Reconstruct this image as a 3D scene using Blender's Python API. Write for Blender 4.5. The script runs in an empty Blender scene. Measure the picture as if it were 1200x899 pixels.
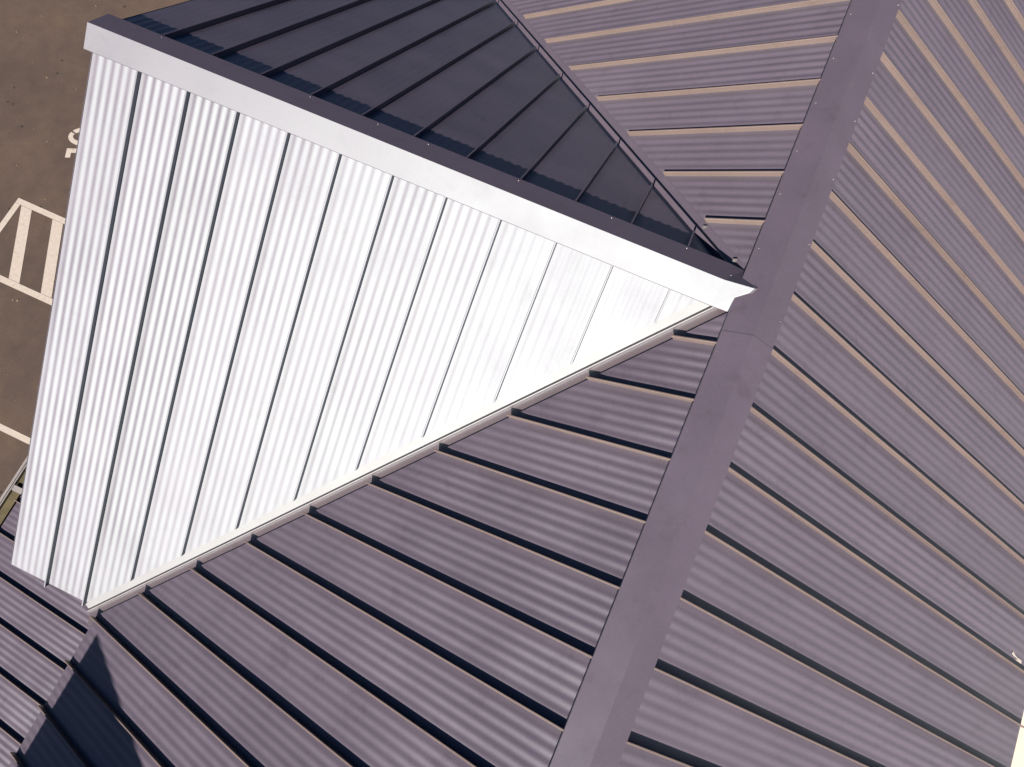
import bpy, bmesh, math, random
from mathutils import Vector, Matrix
random.seed(7)
S = bpy.context.scene
COL = S.collection

# ------------------------------------------------------------------ camera
CAM = Vector((-0.78264, -2.38925, 4.25123))
R = ((0.91104981, 0.4122605, 0.00543259),
     (0.39754738, -0.87489016, -0.27662843),
     (-0.10929006, 0.25418199, -0.9609616))          # rows: right, down, forward
cd = bpy.data.cameras.new("camera")
cd.sensor_width = 36.0
cd.sensor_fit = 'HORIZONTAL'
cd.lens = 25.2583
cd.clip_start = 0.05
cd.clip_end = 2000.0
cam = bpy.data.objects.new("camera", cd)
COL.objects.link(cam)
m = Matrix.Identity(4)
for i in range(3):
    m[i][0] = R[0][i]
    m[i][1] = -R[1][i]
    m[i][2] = -R[2][i]
    m[i][3] = CAM[i]
cam.matrix_world = m
S.camera = cam

# ------------------------------------------------------------------ light
SUN_EL = math.radians(42.5)
SUN_AZ = math.radians(-1.5)          # measured from -Y towards +X
to_sun = Vector((math.sin(SUN_AZ) * math.cos(SUN_EL), -math.cos(SUN_AZ) * math.cos(SUN_EL), math.sin(SUN_EL)))
W = bpy.data.worlds.new("World")
S.world = W
W.use_nodes = True
wn = W.node_tree
bg = wn.nodes["Background"]
sky = wn.nodes.new("ShaderNodeTexSky")
sky.sky_type = 'NISHITA'
sky.sun_disc = False
sky.sun_elevation = SUN_EL
sky.sun_rotation = math.pi - SUN_AZ
sky.air_density = 0.155
sky.dust_density = 0.05
sky.ozone_density = 5.0
wn.links.new(sky.outputs[0], bg.inputs[0])
bg.inputs[1].default_value = 0.05
sd = bpy.data.lights.new("sun", 'SUN')
sd.energy = 5.0
sd.angle = math.radians(0.53)
sd.color = (1.0, 0.885, 0.765)
sun = bpy.data.objects.new("sun", sd)
sun.rotation_euler = (-to_sun).to_track_quat('-Z', 'Y').to_euler()
sun.location = to_sun * 60
COL.objects.link(sun)
S.view_settings.view_transform = 'Standard'
S.view_settings.look = 'None'
S.view_settings.exposure = 0.75
S.view_settings.gamma = 1.0
S.cycles.diffuse_bounces = 0          # crisp, contrasty daylight: shade is filled by the blue sky alone
S.cycles.glossy_bounces = 1

# ------------------------------------------------------------------ materials
def new_mat(name):
    mt = bpy.data.materials.new(name)
    mt.use_nodes = True
    nt = mt.node_tree
    nt.nodes.clear()
    out = nt.nodes.new("ShaderNodeOutputMaterial")
    return mt, nt, out

def N(nt, kind, **kw):
    n = nt.nodes.new(kind)
    for k, v in kw.items():
        if k in n.inputs.keys():
            n.inputs[k].default_value = v
        else:
            setattr(n, k, v)
    return n

def ramp(nt, src, stops):
    r = nt.nodes.new("ShaderNodeValToRGB")
    while len(r.color_ramp.elements) < len(stops):
        r.color_ramp.elements.new(0.5)
    for e, (p, c) in zip(r.color_ramp.elements, stops):
        e.position = p
        e.color = (*c, 1) if len(c) == 3 else c
    nt.links.new(src, r.inputs[0])
    return r.outputs[0]

def mixc(nt, fac, a, b, mode='MIX'):
    x = nt.nodes.new("ShaderNodeMix")
    x.data_type = 'RGBA'
    x.blend_type = mode
    for sock, v in ((x.inputs[0], fac), (x.inputs[6], a), (x.inputs[7], b)):
        if hasattr(v, 'links'):
            nt.links.new(v, sock)
        elif isinstance(v, (int, float)):
            sock.default_value = v
        else:
            sock.default_value = (*v, 1)
    return x.outputs[2]

def metal_paint(name, base, gloss, fac, rough, wave=0.02):
    """metallic roof paint: coloured body plus broad metal-flake reflection"""
    mt, nt, out = new_mat(name)
    tc = N(nt, "ShaderNodeTexCoord")
    oi = N(nt, "ShaderNodeObjectInfo")
    off = N(nt, "ShaderNodeVectorMath", operation='SCALE')
    nt.links.new(oi.outputs['Random'], off.inputs['Scale'])
    off.inputs[0].default_value = (31.0, 17.0, 23.0)
    add = N(nt, "ShaderNodeVectorMath", operation='ADD')
    nt.links.new(tc.outputs['Object'], add.inputs[0])
    nt.links.new(off.outputs[0], add.inputs[1])
    V = add.outputs[0]
    big = N(nt, "ShaderNodeTexNoise", Scale=2.3, Detail=4.0, Roughness=0.6)
    nt.links.new(V, big.inputs['Vector'])
    fine = N(nt, "ShaderNodeTexNoise", Scale=170.0, Detail=2.0)
    nt.links.new(V, fine.inputs['Vector'])
    c1 = ramp(nt, big.outputs[0], [(0.3, tuple(v * 0.93 for v in base)), (0.7, tuple(v * 1.07 for v in base))])
    c2 = ramp(nt, fine.outputs[0], [(0.25, (0.86, 0.86, 0.86)), (0.75, (1.14, 1.14, 1.14))])
    col = mixc(nt, 1.0, c1, c2, 'MULTIPLY')
    sh = N(nt, "ShaderNodeMapRange")
    sh.inputs[3].default_value = 0.93
    sh.inputs[4].default_value = 1.07
    nt.links.new(oi.outputs['Random'], sh.inputs[0])
    col = mixc(nt, 1.0, col, sh.outputs[0], 'MULTIPLY')
    dirt = N(nt, "ShaderNodeTexNoise", Scale=5.5, Detail=7.0, Roughness=0.72, Distortion=0.4)
    nt.links.new(V, dirt.inputs['Vector'])
    col = mixc(nt, 1.0, col, ramp(nt, dirt.outputs[0], [(0.28, (0.83, 0.815, 0.79)), (0.45, (1, 1, 1)), (0.66, (1, 1, 1)), (0.76, (1.13, 1.10, 1.05))]), 'MULTIPLY')
    # sparse pale specks (dust, droppings)
    vor = N(nt, "ShaderNodeTexVoronoi", Scale=9.0)
    nt.links.new(V, vor.inputs['Vector'])
    spk = ramp(nt, vor.outputs['Distance'], [(0.0, (1, 1, 1)), (0.028, (0, 0, 0))])
    sel = ramp(nt, vor.outputs['Color'], [(0.80, (0, 0, 0)), (0.84, (1, 1, 1))])
    sp = mixc(nt, 1.0, spk, sel, 'MULTIPLY')
    col = mixc(nt, sp, col, (0.33, 0.3, 0.27))
    rr = N(nt, "ShaderNodeMapRange")
    rr.inputs[1].default_value = 0.3
    rr.inputs[2].default_value = 0.7
    rr.inputs[3].default_value = rough - 0.02
    rr.inputs[4].default_value = rough + 0.02
    nt.links.new(big.outputs[0], rr.inputs[0])
    # slow oil-canning of the sheet
    oc = N(nt, "ShaderNodeTexNoise", Scale=1.4, Detail=1.0)
    nt.links.new(V, oc.inputs['Vector'])
    b1 = N(nt, "ShaderNodeBump", Strength=1.0, Distance=wave)
    nt.links.new(oc.outputs[0], b1.inputs['Height'])
    b2 = N(nt, "ShaderNodeBump", Strength=0.25, Distance=0.0006)
    nt.links.new(fine.outputs[0], b2.inputs['Height'])
    nt.links.new(b1.outputs[0], b2.inputs['Normal'])
    d = N(nt, "ShaderNodeBsdfDiffuse")
    g = N(nt, "ShaderNodeBsdfAnisotropic")
    g.distribution = 'BECKMANN'
    g.inputs['Color'].default_value = (*gloss, 1)
    nt.links.new(rr.outputs[0], g.inputs['Roughness'])
    nt.links.new(col, d.inputs['Color'])
    for s_ in (d, g):
        nt.links.new(b2.outputs[0], s_.inputs['Normal'])
    mx = N(nt, "ShaderNodeMixShader")
    fre = N(nt, "ShaderNodeLayerWeight")
    pw = N(nt, "ShaderNodeMath", operation='POWER')
    pw.inputs[1].default_value = 5.0
    nt.links.new(fre.outputs['Facing'], pw.inputs[0])
    mr = N(nt, "ShaderNodeMapRange")
    mr.inputs[3].default_value = fac
    nt.links.new(pw.outputs[0], mr.inputs[0])
    nt.links.new(mr.outputs[0], mx.inputs[0])
    nt.links.new(d.outputs[0], mx.inputs[1])
    nt.links.new(g.outputs[0], mx.inputs[2])
    nt.links.new(mx.outputs[0], out.inputs[0])
    return mt

def plain(name, col, rough=0.6, metallic=0.0, var=0.12, scale=8.0):
    mt, nt, out = new_mat(name)
    tc = N(nt, "ShaderNodeTexCoord")
    no = N(nt, "ShaderNodeTexNoise", Scale=scale, Detail=6.0, Roughness=0.65)
    nt.links.new(tc.outputs['Object'], no.inputs['Vector'])
    c = ramp(nt, no.outputs[0], [(0.3, tuple(v * (1 - var) for v in col)), (0.7, tuple(min(1, v * (1 + var)) for v in col))])
    p = N(nt, "ShaderNodeBsdfPrincipled", Roughness=rough, Metallic=metallic)
    nt.links.new(c, p.inputs['Base Color'])
    bmp = N(nt, "ShaderNodeBump", Strength=0.3, Distance=0.002)
    nt.links.new(no.outputs[0], bmp.inputs['Height'])
    nt.links.new(bmp.outputs[0], p.inputs['Normal'])
    nt.links.new(p.outputs[0], out.inputs[0])
    return mt

def asphalt_mat():
    mt, nt, out = new_mat("asphalt")
    tc = N(nt, "ShaderNodeTexCoord")
    V = tc.outputs['Object']
    big = N(nt, "ShaderNodeTexNoise", Scale=0.55, Detail=6.0, Roughness=0.6)
    mid = N(nt, "ShaderNodeTexNoise", Scale=3.5, Detail=6.0, Roughness=0.7)
    fin = N(nt, "ShaderNodeTexNoise", Scale=60.0, Detail=3.0, Roughness=0.7)
    for n in (big, mid, fin):
        nt.links.new(V, n.inputs['Vector'])
    c = ramp(nt, big.outputs[0], [(0.3, (0.060, 0.045, 0.041)), (0.55, (0.081, 0.059, 0.052)), (0.76, (0.107, 0.074, 0.056))])
    c = mixc(nt, 1.0, c, ramp(nt, mid.outputs[0], [(0.3, (0.84, 0.85, 0.87)), (0.7, (1.16, 1.14, 1.1))]), 'MULTIPLY')
    c = mixc(nt, 1.0, c, ramp(nt, fin.outputs[0], [(0.3, (0.72, 0.72, 0.72)), (0.7, (1.28, 1.27, 1.25))]), 'MULTIPLY')
    vor = N(nt, "ShaderNodeTexVoronoi", Scale=3.2)
    nt.links.new(V, vor.inputs['Vector'])
    spk = ramp(nt, vor.outputs['Distance'], [(0.0, (1, 1, 1)), (0.075, (1, 1, 1)), (0.1, (0, 0, 0))])
    sel = ramp(nt, vor.outputs['Color'], [(0.62, (0, 0, 0)), (0.64, (1, 1, 1))])
    c = mixc(nt, mixc(nt, 1.0, spk, sel, 'MULTIPLY'), c, (0.028, 0.023, 0.02))
    p = N(nt, "ShaderNodeBsdfPrincipled", Roughness=0.9)
    nt.links.new(c, p.inputs['Base Color'])
    bmp = N(nt, "ShaderNodeBump", Strength=0.6, Distance=0.006)
    nt.links.new(fin.outputs[0], bmp.inputs['Height'])
    nt.links.new(bmp.outputs[0], p.inputs['Normal'])
    nt.links.new(p.outputs[0], out.inputs[0])
    return mt

def road_paint():
    mt, nt, out = new_mat("road_paint")
    tc = N(nt, "ShaderNodeTexCoord")
    no = N(nt, "ShaderNodeTexNoise", Scale=16.0, Detail=8.0, Roughness=0.75)
    nt.links.new(tc.outputs['Object'], no.inputs['Vector'])
    c = ramp(nt, no.outputs[0], [(0.30, (0.15, 0.12, 0.10)), (0.40, (0.42, 0.385, 0.36)), (0.7, (0.50, 0.465, 0.44))])
    p = N(nt, "ShaderNodeBsdfPrincipled", Roughness=0.75)
    nt.links.new(c, p.inputs['Base Color'])
    nt.links.new(p.outputs[0], out.inputs[0])
    return mt

M_PAN = metal_paint("purple_grey_metal", (0.160, 0.137, 0.190), (0.60, 0.75, 0.80), 0.195, 0.585)
M_FLASH = metal_paint("sunlit_flashing_metal", (0.184, 0.154, 0.180), (0.60, 0.75, 0.80), 0.19, 0.585)  # lit copy of the roof paint: sunlit beige put into the base colour
M_SEAM = metal_paint("sunlit_seam_metal", (0.222, 0.174, 0.165), (0.66, 0.73, 0.76), 0.12, 0.59)  # cream sun highlight on the seams painted in as a lighter, warmer base
M_CAP = metal_paint("purple_grey_cap", (0.140, 0.117, 0.165), (0.615, 0.745, 0.80), 0.19, 0.575, 0.008)
M_DECK = plain("roof_underlay", (0.05, 0.045, 0.045), 0.9)
M_GUT = plain("gutter_metal", (0.38, 0.37, 0.39), 0.45, 0.4)
M_GUTIN = plain("gutter_floor", (0.085, 0.073, 0.04), 0.8, 0.0, 0.3, 5.0)
M_WALL = plain("painted_wall", (0.34, 0.31, 0.28), 0.8)
M_RIVET = plain("bare_rivet", (0.36, 0.34, 0.35), 0.5, 0.5)
M_MARK = plain("mark_white", (0.6, 0.57, 0.53), 0.7)
M_ASPH = asphalt_mat()
M_LINE = road_paint()
M_CONC = plain("pale_concrete", (0.70, 0.63, 0.575), 0.85, 0.0, 0.06, 2.0)
M_STONE = plain("grit", (0.2, 0.16, 0.11), 0.9, 0.0, 0.5, 3.0)

# ------------------------------------------------------------------ helpers
def mesh_obj(name, verts, faces, mat, parent=None, smooth=False, kind=None, label=None):
    me = bpy.data.meshes.new(name)
    me.from_pydata([tuple(v) for v in verts], [], faces)
    me.update()
    if smooth:
        me.polygons.foreach_set("use_smooth", [True] * len(me.polygons))
    me.materials.append(mat)
    o = bpy.data.objects.new(name, me)
    COL.objects.link(o)
    if parent is not None:
        o.parent = parent
    if kind:
        o["kind"] = kind
    if label:
        o["label"] = label
    return o

class MB:
    def __init__(s):
        s.v, s.f = [], []
    def add(s, vs, fs):
        b = len(s.v)
        s.v += [Vector(v) for v in vs]
        s.f += [tuple(b + i for i in f) for f in fs]
    def box(s, x0, x1, y0, y1, z0, z1):
        s.add([(x, y, z) for x in (x0, x1) for y in (y0, y1) for z in (z0, z1)],
              [(0, 1, 3, 2), (4, 6, 7, 5), (0, 4, 5, 1), (2, 3, 7, 6), (0, 2, 6, 4), (1, 5, 7, 3)])
    def prism(s, ring0, ring1, caps=True):
        n = len(ring0)
        fs = [(i, (i + 1) % n, n + (i + 1) % n, n + i) for i in range(n)]
        if caps:
            fs += [tuple(range(n - 1, -1, -1)), tuple(range(n, 2 * n))]
        s.add(list(ring0) + list(ring1), fs)
    def obj(s, name, mat, parent=None, **kw):
        return mesh_obj(name, s.v, s.f, mat, parent, **kw)

# ------------------------------------------------------------------ roof numbers
P = 0.5810                     # pitch of every main slope
T = math.tan(P)
CP, SP = math.cos(P), math.sin(P)
SW = 0.4185                    # seam spacing
HS = 0.045                     # seam height above the pan
DZ = -0.079                    # cross ridge sits this much below the main ridge
VX = -DZ / T                   # plan offset of the valleys
EAVE_L, EAVE_R, EAVE_G, RAKE = 4.205, 3.725, 4.15, -5.205
Z = Vector((0, 0, 1))

class Frame:
    """plane of a roof slope: o + a*A + d*D + n*Nn, n = 0 on the seam tops"""
    def __init__(s, o, A, D):
        s.o, s.A, s.D = Vector(o), Vector(A), Vector(D)
        s.n = s.A.cross(s.D).normalized()
        if s.n.z < 0:
            s.n = -s.n
    def p(s, a, d, n=0.0):
        return s.o + s.A * a + s.D * d + s.n * n

F_L = Frame((0, 0, 0), (0, 1, 0), (-CP, 0, -SP))
F_R = Frame((0, 0, 0), (0, 1, 0), (CP, 0, -SP))
F_W = Frame((0, 0, DZ), (1, 0, 0), (0, -CP, -SP))
F_D = Frame((0, 0, DZ), (1, 0, 0), (0, CP, -SP))
PP = 0.30
F_P = Frame((-4.2, 0, -4.24), (0, 1, 0), (-math.cos(PP), 0, -math.sin(PP)))

def roof_panel(fr, a0, a1, t0, t1, parent, waves=5, mat=None, k_amp=1.0):
    """one ribbed pan between two seams; t0/t1 give where it starts and ends down the slope"""
    n = waves * 7 + 5
    amp = 0.0052 * k_amp * random.uniform(0.8, 1.2)
    ph = random.uniform(-0.012, 0.012)
    verts, faces = [], []
    cols = []
    for i in range(n):
        u = i / (n - 1)
        a = a0 + (a1 - a0) * u
        s, e = t0(a), t1(a)
        if e - s < 0.004:
            e = s + 0.004
        w = (u - 0.07 - ph) / 0.86
        full = (a1 - a0) / SW
        h = 0.0
        if 0 < w < 1:
            h = amp * 0.5 * (1 - math.cos(2 * math.pi * waves * w)) if full > 0.8 else 0.0
        h -= 0.0032 * max(0.0, 1 - min(u, 1 - u) / 0.075) if full > 0.8 and k_amp == 1.0 else 0.0      # pan dips towards each seam
        cols.append((a, s, e, -HS + h))
    if max(e - s for _, s, e, _ in cols) < 0.03:
        return None
    # four stations down the sheet; each has its own rib height and a slight bow, so light wavers along it
    stations = [(0.0, 1.0, 0.0)] + [(f + random.uniform(-0.06, 0.06), random.uniform(0.72, 1.28), random.uniform(-0.0016, 0.0016)) for f in (0.27, 0.52, 0.77)]
    nr = len(stations) + 2
    for i, (a, s, e, h) in enumerate(cols):
        u = i / (n - 1)
        fl = min(0.07, (e - s) * 0.3)              # ribs flatten out just short of the cut end
        for f, ka, bow in stations:
            verts.append(fr.p(a, s + (e - fl - s) * f, -HS + (h + HS) * ka + bow * math.sin(math.pi * u)))
        verts.append(fr.p(a, e - fl, h))
        verts.append(fr.p(a, e, -HS))
    for i in range(n - 1):
        for r in range(nr - 1):
            faces.append((nr * i + r, nr * i + nr + r, nr * i + nr + 1 + r, nr * i + 1 + r))
    b = len(verts)
    for a, s, e, h in cols:                         # turned-down hem, own vertices so the fold stays crisp
        verts.append(fr.p(a, e, -HS))
        verts.append(fr.p(a, e - 0.003, -HS - 0.022))
    for i in range(n - 1):
        faces.append((b + 2 * i, b + 2 * i + 2, b + 2 * i + 3, b + 2 * i + 1))
    o = mesh_obj("roof_panel", verts, faces, mat or M_PAN, parent, smooth=True)
    return o

def seam(fr, a, s, e, parent, mat=None, h=HS):
    """folded standing seam: thin upright rib with a rounded fold on top"""
    if e - s < 0.02:
        return None
    w = 0.0055
    prof = [(-w * 0.8, -h - 0.01), (-w * 0.8, -0.012), (-w * 1.25, -0.009), (-w * 1.25, -0.002), (-w * 0.7, 0.0),
            (w * 0.7, 0.0), (w * 1.1, -0.002), (w * 0.8, -0.006), (w * 0.8, -h - 0.01)]
    mb = MB()
    mb.prism([fr.p(a + x, s, y) for x, y in prof], [fr.p(a + x, e, y) for x, y in prof])
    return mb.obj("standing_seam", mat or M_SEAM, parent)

def deck(name, fr, poly, parent, label, n0=-HS - 0.028, n1=-HS - 0.10, mat=None):
    mb = MB()
    mb.prism([fr.p(a, d, n0) for a, d in poly], [fr.p(a, d, n1) for a, d in poly])
    return mb.obj(name, mat or M_DECK, parent, label=label)

# ------------------------------------------------------------------ ground
ZG = -7.5
mb = MB()
mb.add([(-600, -600, ZG), (600, -600, ZG), (600, 600, ZG), (-600, 600, ZG)], [(0, 1, 2, 3)])
car_park = mb.obj("car_park", M_ASPH, kind="structure")
car_park["label"] = "brown grey asphalt car park with white painted markings below the roof"

def quad_line(pts, z=ZG + 0.004, name="painted_line"):
    mb = MB()
    mb.prism([(x, y, z + 0.001) for x, y in pts], [(x, y, z - 0.002) for x, y in pts])
    return mb.obj(name, M_LINE, car_park)

quad_line([(-11.80, 0.10), (-9.0, 0.10), (-9.0, 0.205), (-11.80, 0.205)])           # hatch top line
quad_line([(-11.80, -1.32), (-9.0, -1.32), (-9.0, -1.21), (-11.80, -1.21)])         # hatch bottom line
quad_line([(-11.80, -1.205), (-11.69, -1.205), (-11.69, 0.095), (-11.80, 0.095)])   # hatch end line
for x in (-11.66, -10.985, -10.28):
    quad_line([(x, 0.095), (x + 0.225, 0.095), (x + 0.225 + 0.64, -1.205), (x + 0.64, -1.205)])
quad_line([(-13.6, -3.545), (-8.6, -3.545), (-8.6, -3.445), (-13.6, -3.445)])
# stall number 10, tops of the digits to the west
up = Vector((-0.925, -0.38, 0)).normalized()
rt = Vector((-0.38, 0.925, 0)).normalized()
o0 = Vector((-11.57, 1.405, ZG + 0.004))
def dig(pts):
    return [tuple((o0 + rt * x + up * y).xy) for x, y in pts]
H = 0.62
one = quad_line(dig([(-0.045, 0.0), (0.045, 0.0), (0.045, -H), (-0.045, -H)]), name="painted_digit")
flag = quad_line(dig([(-0.15, 0.0), (-0.047, 0.0), (-0.047, -0.095), (-0.15, -0.095)]), name="painted_digit")
# one mesh for the 1
def ring_digit(cx, cy, rx, ry, th, gaps):
    mb = MB()
    n = 40
    for i in range(n):
        a0, a1 = 2 * math.pi * i / n, 2 * math.pi * (i + 1) / n
        am = math.degrees((a0 + a1) / 2)
        if any(g0 <= am <= g1 for g0, g1 in gaps):
            continue
        q = []
        for aa, k in ((a0, 0), (a1, 0), (a1, th), (a0, th)):
            w = o0 + rt * (cx + (rx - k) * math.cos(aa)) + up * (cy + (ry - k) * math.sin(aa))
            q.append(w)
        mb.prism([v + Z * 0.001 for v in q], [v - Z * 0.002 for v in q])
    return mb.obj("painted_digit", M_LINE, car_park)
ring_digit(0.31, -H / 2 + 0.03, 0.20, H / 2, 0.09, [(54, 62), (234, 242)])
bpy.data.objects.remove(flag)
mbd = MB()
for ps in ([(-0.045, 0.0), (0.045, 0.0), (0.045, -H), (-0.045, -H)], [(-0.15, 0.0), (-0.047, 0.0), (-0.047, -0.095), (-0.15, -0.095)]):
    q = dig(ps)
    mbd.prism([(x, y, ZG + 0.005) for x, y in q], [(x, y, ZG + 0.002) for x, y in q])
bpy.data.objects.remove(one)
mbd.obj("painted_digit", M_LINE, car_park)

# pavement on the far side of the house
mb = MB()
mb.box(4.2, 120.0, -120, 120, ZG - 0.2, ZG + 0.12)
pave = mb.obj("pavement", M_CONC, kind="structure")
pave["label"] = "pale concrete pavement glaring in the sun beyond the right eave"

# grit and leaf litter on the asphalt
mb = MB()
for i in range(190):
    x, y = random.uniform(-17, -7.3), random.uniform(-6, 9)
    r = random.choice((0.010, 0.012, 0.015, 0.022))
    a = random.uniform(0, 3)
    ring = [(x + r * math.cos(a + k * 1.257) * random.uniform(0.7, 1.2), y + r * math.sin(a + k * 1.257) * random.uniform(0.7, 1.2)) for k in range(5)]
    mb.prism([(p[0], p[1], ZG) for p in ring], [(x + (p[0] - x) * 0.5, y + (p[1] - y) * 0.5, ZG + r * 0.6) for p in ring])
grit = mb.obj("grit", M_STONE, kind="stuff")
grit["label"] = "loose grit and leaf crumbs scattered over the asphalt"

# ------------------------------------------------------------------ the house
house = bpy.data.objects.new("house", None)
house.location = (0, 0, ZG)
COL.objects.link(house)
house["label"] = "house with dark purple grey standing seam metal roof and a sunlit cross gable"
house["category"] = "house"
house_inv = Matrix.Translation((0, 0, -ZG))
class _P:                       # parts are modelled in world space; undo the empty's offset
    pass

Y0, Y1 = -9.5, 7.0              # run of the main ridge
# decks (each slope's own body)
slope_left = deck("roof_slope", F_L, [(Y0, 0.0), (Y1, 0.0), (Y1, EAVE_L / CP - 0.02), (Y0, EAVE_L / CP - 0.02)], house,
                  "main roof slope falling to the left, cut by the cross gable")
slope_right = deck("roof_slope", F_R, [(Y0, 0.0), (Y1, 0.0), (Y1, EAVE_R / CP - 0.02), (Y0, EAVE_R / CP - 0.02)], house,
                   "main roof slope falling to the right with long fanning seams")
gd = EAVE_G / CP - 0.02
slope_white = deck("roof_slope", F_W, [(-VX, 0.0), (RAKE + 0.02, 0.0), (RAKE + 0.02, gd), (-EAVE_G - VX + 0.03, gd)], house,
                   "cross gable slope glaring white in the sun")
slope_dark = deck("roof_slope", F_D, [(-VX, 0.0), (RAKE + 0.02, 0.0), (RAKE + 0.02, gd), (-EAVE_G - VX + 0.03, gd)], house,
                  "cross gable slope turned away from the sun, nearly black")

# ---- main left slope
CUT = 0.062 * math.sqrt(2)
def end_left(y):
    return max(0.16, min(EAVE_L / CP, (abs(y) + VX - CUT) / CP))
st = lambda a: 0.10
yL, yU = -0.4327, 0.5289
lower = [yL - k * SW for k in range(-1, 22)]
upper = [yU + k * SW for k in range(-1, 15)]
edges = sorted(lower + upper)
for a0, a1 in zip(edges[:-1], edges[1:]):
    if a0 < 0 < a1 or a1 - a0 < 0.2:
        # the strip under the cross ridge cap
        roof_panel(F_L, a0, a1, st, lambda a: 0.18, slope_left)
        continue
    roof_panel(F_L, a0, a1, st, end_left, slope_left)
for y in edges:
    e = end_left(y)
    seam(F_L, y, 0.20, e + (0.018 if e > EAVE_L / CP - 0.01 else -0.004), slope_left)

# ---- main right slope
yR = 3.008
edges = [yR - k * SW for k in range(-9, 30)]
er = EAVE_R / CP
for a0, a1 in zip(edges[1:], edges[:-1]):
    roof_panel(F_R, a0, a1, st, lambda a: er, slope_right)
for y in edges:
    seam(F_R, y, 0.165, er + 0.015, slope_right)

# ---- cross gable slopes
CUTG = 0.060 * math.sqrt(2)
def end_gable(x):
    return min(EAVE_G / CP, (abs(x) - VX - CUTG) / CP)
xs = [RAKE + 0.005] + [-5.197 + k * SW for k in range(1, 13)]
for fr, par in ((F_W, slope_white), (F_D, slope_dark)):
    for a0, a1 in zip(xs[:-1], xs[1:]):
        roof_panel(fr, a0, a1, st, lambda a: max(0.14, end_gable(a)), par, k_amp=0.78 if par is slope_white else 0.75)
    for x in xs[1:]:
        e = end_gable(x)
        seam(fr, x, 0.2, e + (0.018 if e > EAVE_G / CP - 0.01 else -0.004), par, M_PAN)

# ---- valley flashings
def valley(sign, label):
    fr_g = F_W if sign < 0 else F_D
    vdir = (Vector((-1, sign, -T))).normalized()
    start = Vector((-VX - 0.03, sign * 0.03, DZ - 0.03 * T))
    L = (EAVE_G + 0.01) * math.sqrt(2 + T * T)
    wg = fr_g.n.cross(vdir).normalized()
    if wg.z < 0:
        wg = -wg
    wm = F_L.n.cross(vdir).normalized()
    if wm.z < 0:
        wm = -wm
    n_up = (fr_g.n + F_L.n).normalized()
    base = -HS / CP - 0.020
    prof = []
    for k, h in ((0.150, 0.0), (0.085, 0.001), (0.045, 0.001), (0.026, 0.0)):
        prof.append(wg * k + fr_g.n * h)
    prof.append(n_up * (0.031 if sign < 0 else 0.044) + wg * 0.003)
    prof.append(n_up * (0.031 if sign < 0 else 0.044) - wg * 0.003)
    for k, h in ((0.017, 0.003), (0.030, 0.001), (0.058, 0.0), (0.078, 0.0), (0.15, -0.002)):
        prof.append(wm * k + F_L.n * h)
    mb = MB()
    nseg = 3
    n = len(prof)
    vs, fs = [], []
    for j in range(nseg + 1):
        c = start + vdir * (L * j / nseg) + Z * base
        vs += [c + q for q in prof]
    for j in range(nseg):
        for i in range(n - 1):
            fs.append((j * n + i, j * n + i + 1, (j + 1) * n + i + 1, (j + 1) * n + i))
    mb.add(vs, fs)
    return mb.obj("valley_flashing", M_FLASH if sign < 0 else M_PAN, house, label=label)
valley(-1, "sunlit valley flashing with a raised centre crimp")
valley(1, "shaded valley flashing between dark gable slope and main slope")

# ---- ridge caps
def bent_strip(sections, th, up):
    """sections: list of profiles (lists of points); thickness th along up"""
    mb = MB()
    n = len(sections[0])
    for s0, s1 in zip(sections[:-1], sections[1:]):
        for i in range(n - 1):
            a, b, c, d = Vector(s0[i]), Vector(s0[i + 1]), Vector(s1[i + 1]), Vector(s1[i])
            mb.prism([a, b, c, d], [v - up * th for v in (a, b, c, d)])
    return mb
def main_cap(y0, y1, lift=0.0):
    pr = [(-0.192, -0.142), (-0.190, -0.119), (-0.010, -0.012), (0.145, -0.088), (0.147, -0.112)]
    return [[(x, y, z + lift) for x, z in pr] for y in (y0, y1)]
def cap_obj(sections, label):
    n = len(sections[0])
    vs, fs = [], []
    for s in sections:
        for x in s:
            vs.append(Vector(x))
    k = len(sections)
    for j in range(k - 1):
        for i in range(n - 1):
            fs.append((j * n + i, j * n + i + 1, (j + 1) * n + i + 1, (j + 1) * n + i))
    # inner skin
    b = len(vs)
    ctr = []
    for s in sections:
        for i, x in enumerate(s):
            v = Vector(x)
            mid = Vector(s[n // 2])
            vs.append(v + (Vector((mid.x if abs(s[0][0] - s[-1][0]) > 0.1 else v.x,
                                   mid.y if abs(s[0][1] - s[-1][1]) > 0.1 else v.y, v.z)) - v).normalized() * 0.002 - Z * 0.002
                      if i != n // 2 else v - Z * 0.003)
    for j in range(k - 1):
        for i in range(n - 1):
            fs.append((b + j * n + i, b + (j + 1) * n + i, b + (j + 1) * n + i + 1, b + j * n + i + 1))
        for i in (0, n - 1):
            fs.append((j * n + i, (j + 1) * n + i, b + (j + 1) * n + i, b + j * n + i))
    for j in (0, k - 1):
        for i in range(n - 1):
            fs.append((j * n + i, j * n + i + 1, b + j * n + i + 1, b + j * n + i))
    return mesh_obj("ridge_cap", vs, fs, M_CAP, house, label=label)
YJ = -0.345
cap_low = cap_obj(main_cap(Y0, YJ, 0.0035), "main ridge cap, lower length")
cap_up = cap_obj(main_cap(YJ - 0.05, Y1), "main ridge cap, upper length past the cross gable")
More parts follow.
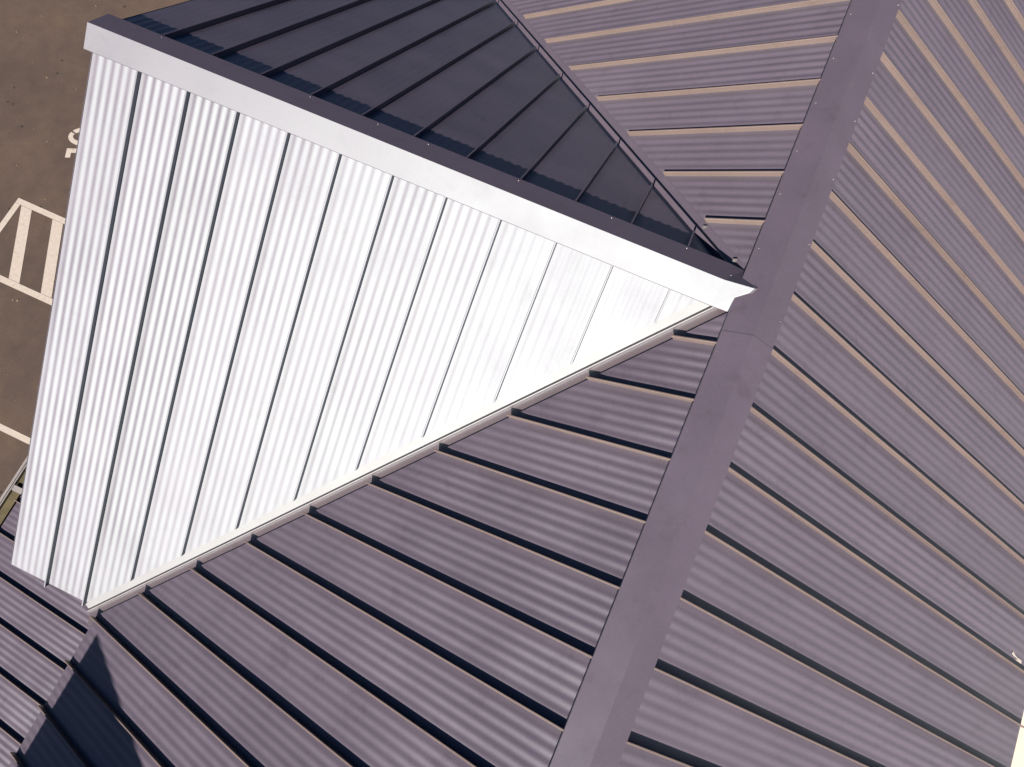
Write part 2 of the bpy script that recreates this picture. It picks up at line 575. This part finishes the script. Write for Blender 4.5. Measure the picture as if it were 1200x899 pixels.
# cross ridge cap, flaring up where it laps the main cap
ez = DZ - 0.175 * T + 0.003
cz = -0.086
secs = [[(x, -0.1755, ez - 0.006), (x, -0.175, ez), (x, -0.020, cz), (x, 0.165, ez + 0.006), (x, 0.166, ez - 0.004)] for x in (-5.24, -3.4, -1.9, -0.95, -0.5, -0.3)]
secs.append([(-0.196, -0.1735, ez - 0.002), (-0.194, -0.173, ez + 0.004), (-0.102, -0.016, -0.050), (-0.188, 0.150, ez + 0.012), (-0.190, 0.151, ez + 0.002)])
cap_cross = cap_obj(secs, "cross gable ridge cap, one half white with glare and the other dark")
# turned lip on the end of the cross cap
mb = MB()
for a, b in (((-0.194, -0.173, ez + 0.004), (-0.102, -0.016, -0.050)), ((-0.102, -0.016, -0.050), (-0.188, 0.150, ez + 0.012))):
    a, b = Vector(a), Vector(b)
    o_ = Vector((0.016, 0, 0.010))
    mb.prism([a, b, b + o_, a + o_], [v - Z * 0.003 for v in (a, b, b + o_, a + o_)])
mb.obj("turned_lip", M_CAP, cap_cross)
# closure strips under the caps
mb = MB()
for fr, ln in ((F_L, 0.205), (F_R, 0.155)):
    q = [fr.p(Y0, ln, -HS), fr.p(Y1, ln, -HS), fr.p(Y1, ln, -0.004), fr.p(Y0, ln, -0.004)]
    mb.prism(q, [v - fr.D * 0.012 for v in q])
for fr in (F_W, F_D):
    q = [fr.p(RAKE, 0.185, -HS), fr.p(-0.25, 0.185, -HS), fr.p(-0.25, 0.185, -0.004), fr.p(RAKE, 0.185, -0.004)]
    mb.prism(q, [v - fr.D * 0.012 for v in q])
mb.obj("closure_strip", M_DECK, house)
# rivets
def rivets(pts, par):
    mb = MB()
    for p, nrm in pts:
        p, nrm = Vector(p), Vector(nrm).normalized()
        q = nrm.to_track_quat('Z', 'Y')
        ring = [p + q @ Vector((0.0042 * math.cos(k * 1.0472), 0.0042 * math.sin(k * 1.0472), 0)) for k in range(6)]
        mb.prism(ring, [p + (v - p) * 0.5 + nrm * 0.004 for v in ring])
    mb.obj("rivet", M_RIVET, par, kind="stuff")
def capz(x):
    return -0.119 + (x + 0.19) * (0.107 / 0.180) if x < -0.010 else -0.012 - (x + 0.010) * (0.076 / 0.155)
pl = [(-0.165 + random.uniform(-0.006, 0.008), y) for y in (-8.3, -7.5, -6.6, -5.8, -5.0, -4.2, -3.5, -2.72, -1.91, -1.49, -1.07, -0.8, -0.50)]
pu = [(-0.165, y) for y in (0.30, 0.75, 1.12, 1.55, 1.97, 2.4, 3.2, 4.0, 5.0)]
qr = [(0.132 + random.uniform(-0.004, 0.004), y) for y in (-7, -6, -5, -4.2, -3.5, -2.67, -1.83, -0.99, -0.375)]
qu = [(0.128, y) for y in (-0.15, 0.45, 0.99, 1.5, 1.94, 2.6, 3.4, 4.4)]
rivets([((x, y, capz(x)), (-0.6, 0, 0.8)) for x, y in pl] + [((x, y, capz(x)), (0.53, 0, 0.85)) for x, y in qr], cap_low)
rivets([((x, y, capz(x) + 0.0035), (-0.6, 0, 0.8)) for x, y in pu] + [((x, y, capz(x) + 0.0035), (0.53, 0, 0.85)) for x, y in qu], cap_up)
rivets([((x, 0.140, ez + 0.0085 + 0.025 * 0.46), (0, 0.45, 0.9)) for x in (-4.75, -3.5, -2.95, -2.55, -1.85, -1.15, -0.6)], cap_cross)

# ---- eave and rake trims
def trim(name, ring0, ring1, mat=M_CAP, label=None, par=None):
    mb = MB()
    mb.prism(ring0, ring1)
    return mb.obj(name, mat, par or house, label=label)
ze = -EAVE_L * T - 0.085
trim("fascia", [(-EAVE_L + 0.03, Y0, ze), (-EAVE_L + 0.05, Y0, ze), (-EAVE_L + 0.05, Y0, ze - 0.2), (-EAVE_L + 0.03, Y0, ze - 0.2)],
     [(-EAVE_L + 0.03, -4.2, ze), (-EAVE_L + 0.05, -4.2, ze), (-EAVE_L + 0.05, -4.2, ze - 0.2), (-EAVE_L + 0.03, -4.2, ze - 0.2)])
zr = -EAVE_R * T - 0.085
trim("fascia", [(EAVE_R - 0.03, Y0, zr), (EAVE_R - 0.05, Y0, zr), (EAVE_R - 0.05, Y0, zr - 0.2), (EAVE_R - 0.03, Y0, zr - 0.2)],
     [(EAVE_R - 0.03, Y1, zr), (EAVE_R - 0.05, Y1, zr), (EAVE_R - 0.05, Y1, zr - 0.2), (EAVE_R - 0.03, Y1, zr - 0.2)])
for fr, sl in ((F_W, slope_white), (F_D, slope_dark)):
    pr = [(RAKE - 0.002, 0.002 - HS), (RAKE + 0.004, 0.004 - HS), (RAKE + 0.004, -0.22), (RAKE - 0.002, -0.22)]
    trim("rake_trim", [fr.p(a, 0.05, n) for a, n in pr], [fr.p(a, EAVE_G / CP + 0.002, n) for a, n in pr], M_PAN)

# ---- walls
def wall(name, pts0, pts1, label=None):
    mb = MB()
    mb.prism(pts0, pts1)
    return mb.obj(name, M_WALL, house, label=label)
def body(x):
    return -abs(x) * T - 0.22
wall("wall", [(-3.85, Y0 + 0.3, ZG), (3.35, Y0 + 0.3, ZG), (3.35, Y0 + 0.3, body(3.35)), (0, Y0 + 0.3, body(0)), (-3.85, Y0 + 0.3, body(3.85))],
     [(-3.85, Y1 - 0.3, ZG), (3.35, Y1 - 0.3, ZG), (3.35, Y1 - 0.3, body(3.35)), (0, Y1 - 0.3, body(0)), (-3.85, Y1 - 0.3, body(3.85))])
gz = lambda y: DZ - abs(y) * T - 0.22
wall("wall", [(-4.9, -3.8, ZG), (-4.9, 3.8, ZG), (-4.9, 3.8, gz(3.8)), (-4.9, 0, gz(0)), (-4.9, -3.8, gz(3.8))],
     [(-3.0, -3.8, ZG), (-3.0, 3.8, ZG), (-3.0, 3.8, gz(3.8)), (-3.0, 0, gz(0)), (-3.0, -3.8, gz(3.8))])

# ---- taller wing beyond the bottom of the frame (throws the shadow at the eave)
mb = MB()
wx, wz, ws = -4.115, -0.215, 0.32
ring = [(wx, ZG), (wx + 5.4, ZG), (wx + 5.4, wz), (wx + 2.7, wz + 2.7 * ws), (wx, wz)]
mb.prism([(x, -7.0, z) for x, z in ring], [(x, -11.0, z) for x, z in ring])
wing = mb.obj("wing", M_WALL, house, label="taller wing whose shadow falls across the lower left of the roof")

# ---- porch roof
pe = (7.055 - 4.2) / math.cos(PP)
PY0, PY1 = -10.0, -1.2
porch = deck("porch_roof", F_P, [(PY0, -0.4), (PY1, -0.4), (PY1, pe - 0.03), (PY0, pe - 0.03)], house,
             "lower roof beyond the eave, seams falling to the gutter")
edges = [-3.998 - k * SW for k in range(-6, 14)]
for a0, a1 in zip(edges[1:], edges[:-1]):
    roof_panel(F_P, a0, a1, lambda a: -0.35, lambda a: pe, porch)
for y in edges:
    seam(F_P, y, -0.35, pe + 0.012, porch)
# gutter: trough, rolled lip, outer ledge
gx = -7.05
gzl = -5.13
def run(pr, mat, name="gutter", par=None, y0=PY0, y1=PY1):
    mb = MB()
    mb.prism([(x, y0, z) for x, z in pr], [(x, y1, z) for x, z in pr])
    return mb.obj(name, mat, par or house)
gutter = run([(gx - 0.02, gzl - 0.14), (gx - 0.135, gzl - 0.14), (gx - 0.135, gzl - 0.002), (gx - 0.147, gzl - 0.002), (gx - 0.147, gzl - 0.15), (gx - 0.02, gzl - 0.15)], M_GUT)
gutter["label"] = "box gutter along the lower roof edge"
run([(gx - 0.021, gzl - 0.045), (gx - 0.134, gzl - 0.045), (gx - 0.134, gzl - 0.1395), (gx - 0.021, gzl - 0.1395)], M_GUTIN, "gutter_floor", gutter)
run([(gx - 0.134, gzl), (gx - 0.150, gzl), (gx - 0.150, gzl - 0.006), (gx - 0.134, gzl - 0.006)], M_GUT, "gutter_lip", gutter)
run([(gx - 0.180, gzl - 0.03), (gx - 0.215, gzl - 0.03), (gx - 0.215, gzl - 0.20), (gx - 0.180, gzl - 0.20)], M_GUT, "gutter_ledge", gutter)
for y in (-9.3, -8.4, -7.5, -6.6, -5.7, -4.78, -3.87, -2.96, -2.05):
    mb = MB()
    mb.box(gx - 0.127, gx + 0.02, y - 0.036, y + 0.036, gzl - 0.006, gzl - 0.001)
    mb.obj("gutter_strap", M_GUT, gutter)
for y in (-9.6, -6.8, -4.2, -1.6):
    mb = MB()
    mb.box(gx + 0.12, gx + 0.26, y - 0.07, y + 0.07, ZG, gzl - 0.02)
    mb.obj("porch_post", M_WALL, house)

# ---- small marks
mb = MB()
pts = [(3.375, -1.065), (3.41, -1.085), (3.45, -1.093), (3.52, -1.093), (3.52, -1.122), (3.45, -1.12), (3.40, -1.108), (3.365, -1.085)]
q = [F_R.p(y, x / CP, -HS + 0.006) for x, y in pts]
mb.prism(q, [v - F_R.n * 0.003 for v in q])
mb.obj("white_mark", M_MARK, slope_right)  # small curved white mark on the right slope
mb = MB()
for x, y, w, l, fr in ((-0.29, 0.222, 0.03, 0.012, F_L), (-0.555, 0.482, 0.03, 0.01, F_L)):
    q = [fr.p(y - l, -x / CP - w / 2, -HS + 0.006), fr.p(y + l, -x / CP - w / 2, -HS + 0.006), fr.p(y + l, -x / CP + w / 2, -HS + 0.006), fr.p(y - l, -x / CP + w / 2, -HS + 0.006)]
    mb.prism(q, [v - fr.n * 0.004 for v in q])
mb.obj("panel_clip", M_GUT, slope_left)

# parts were modelled in world space: keep them there under the empty
for o in bpy.data.objects:
    if o.parent is house:
        o.matrix_parent_inverse = house_inv
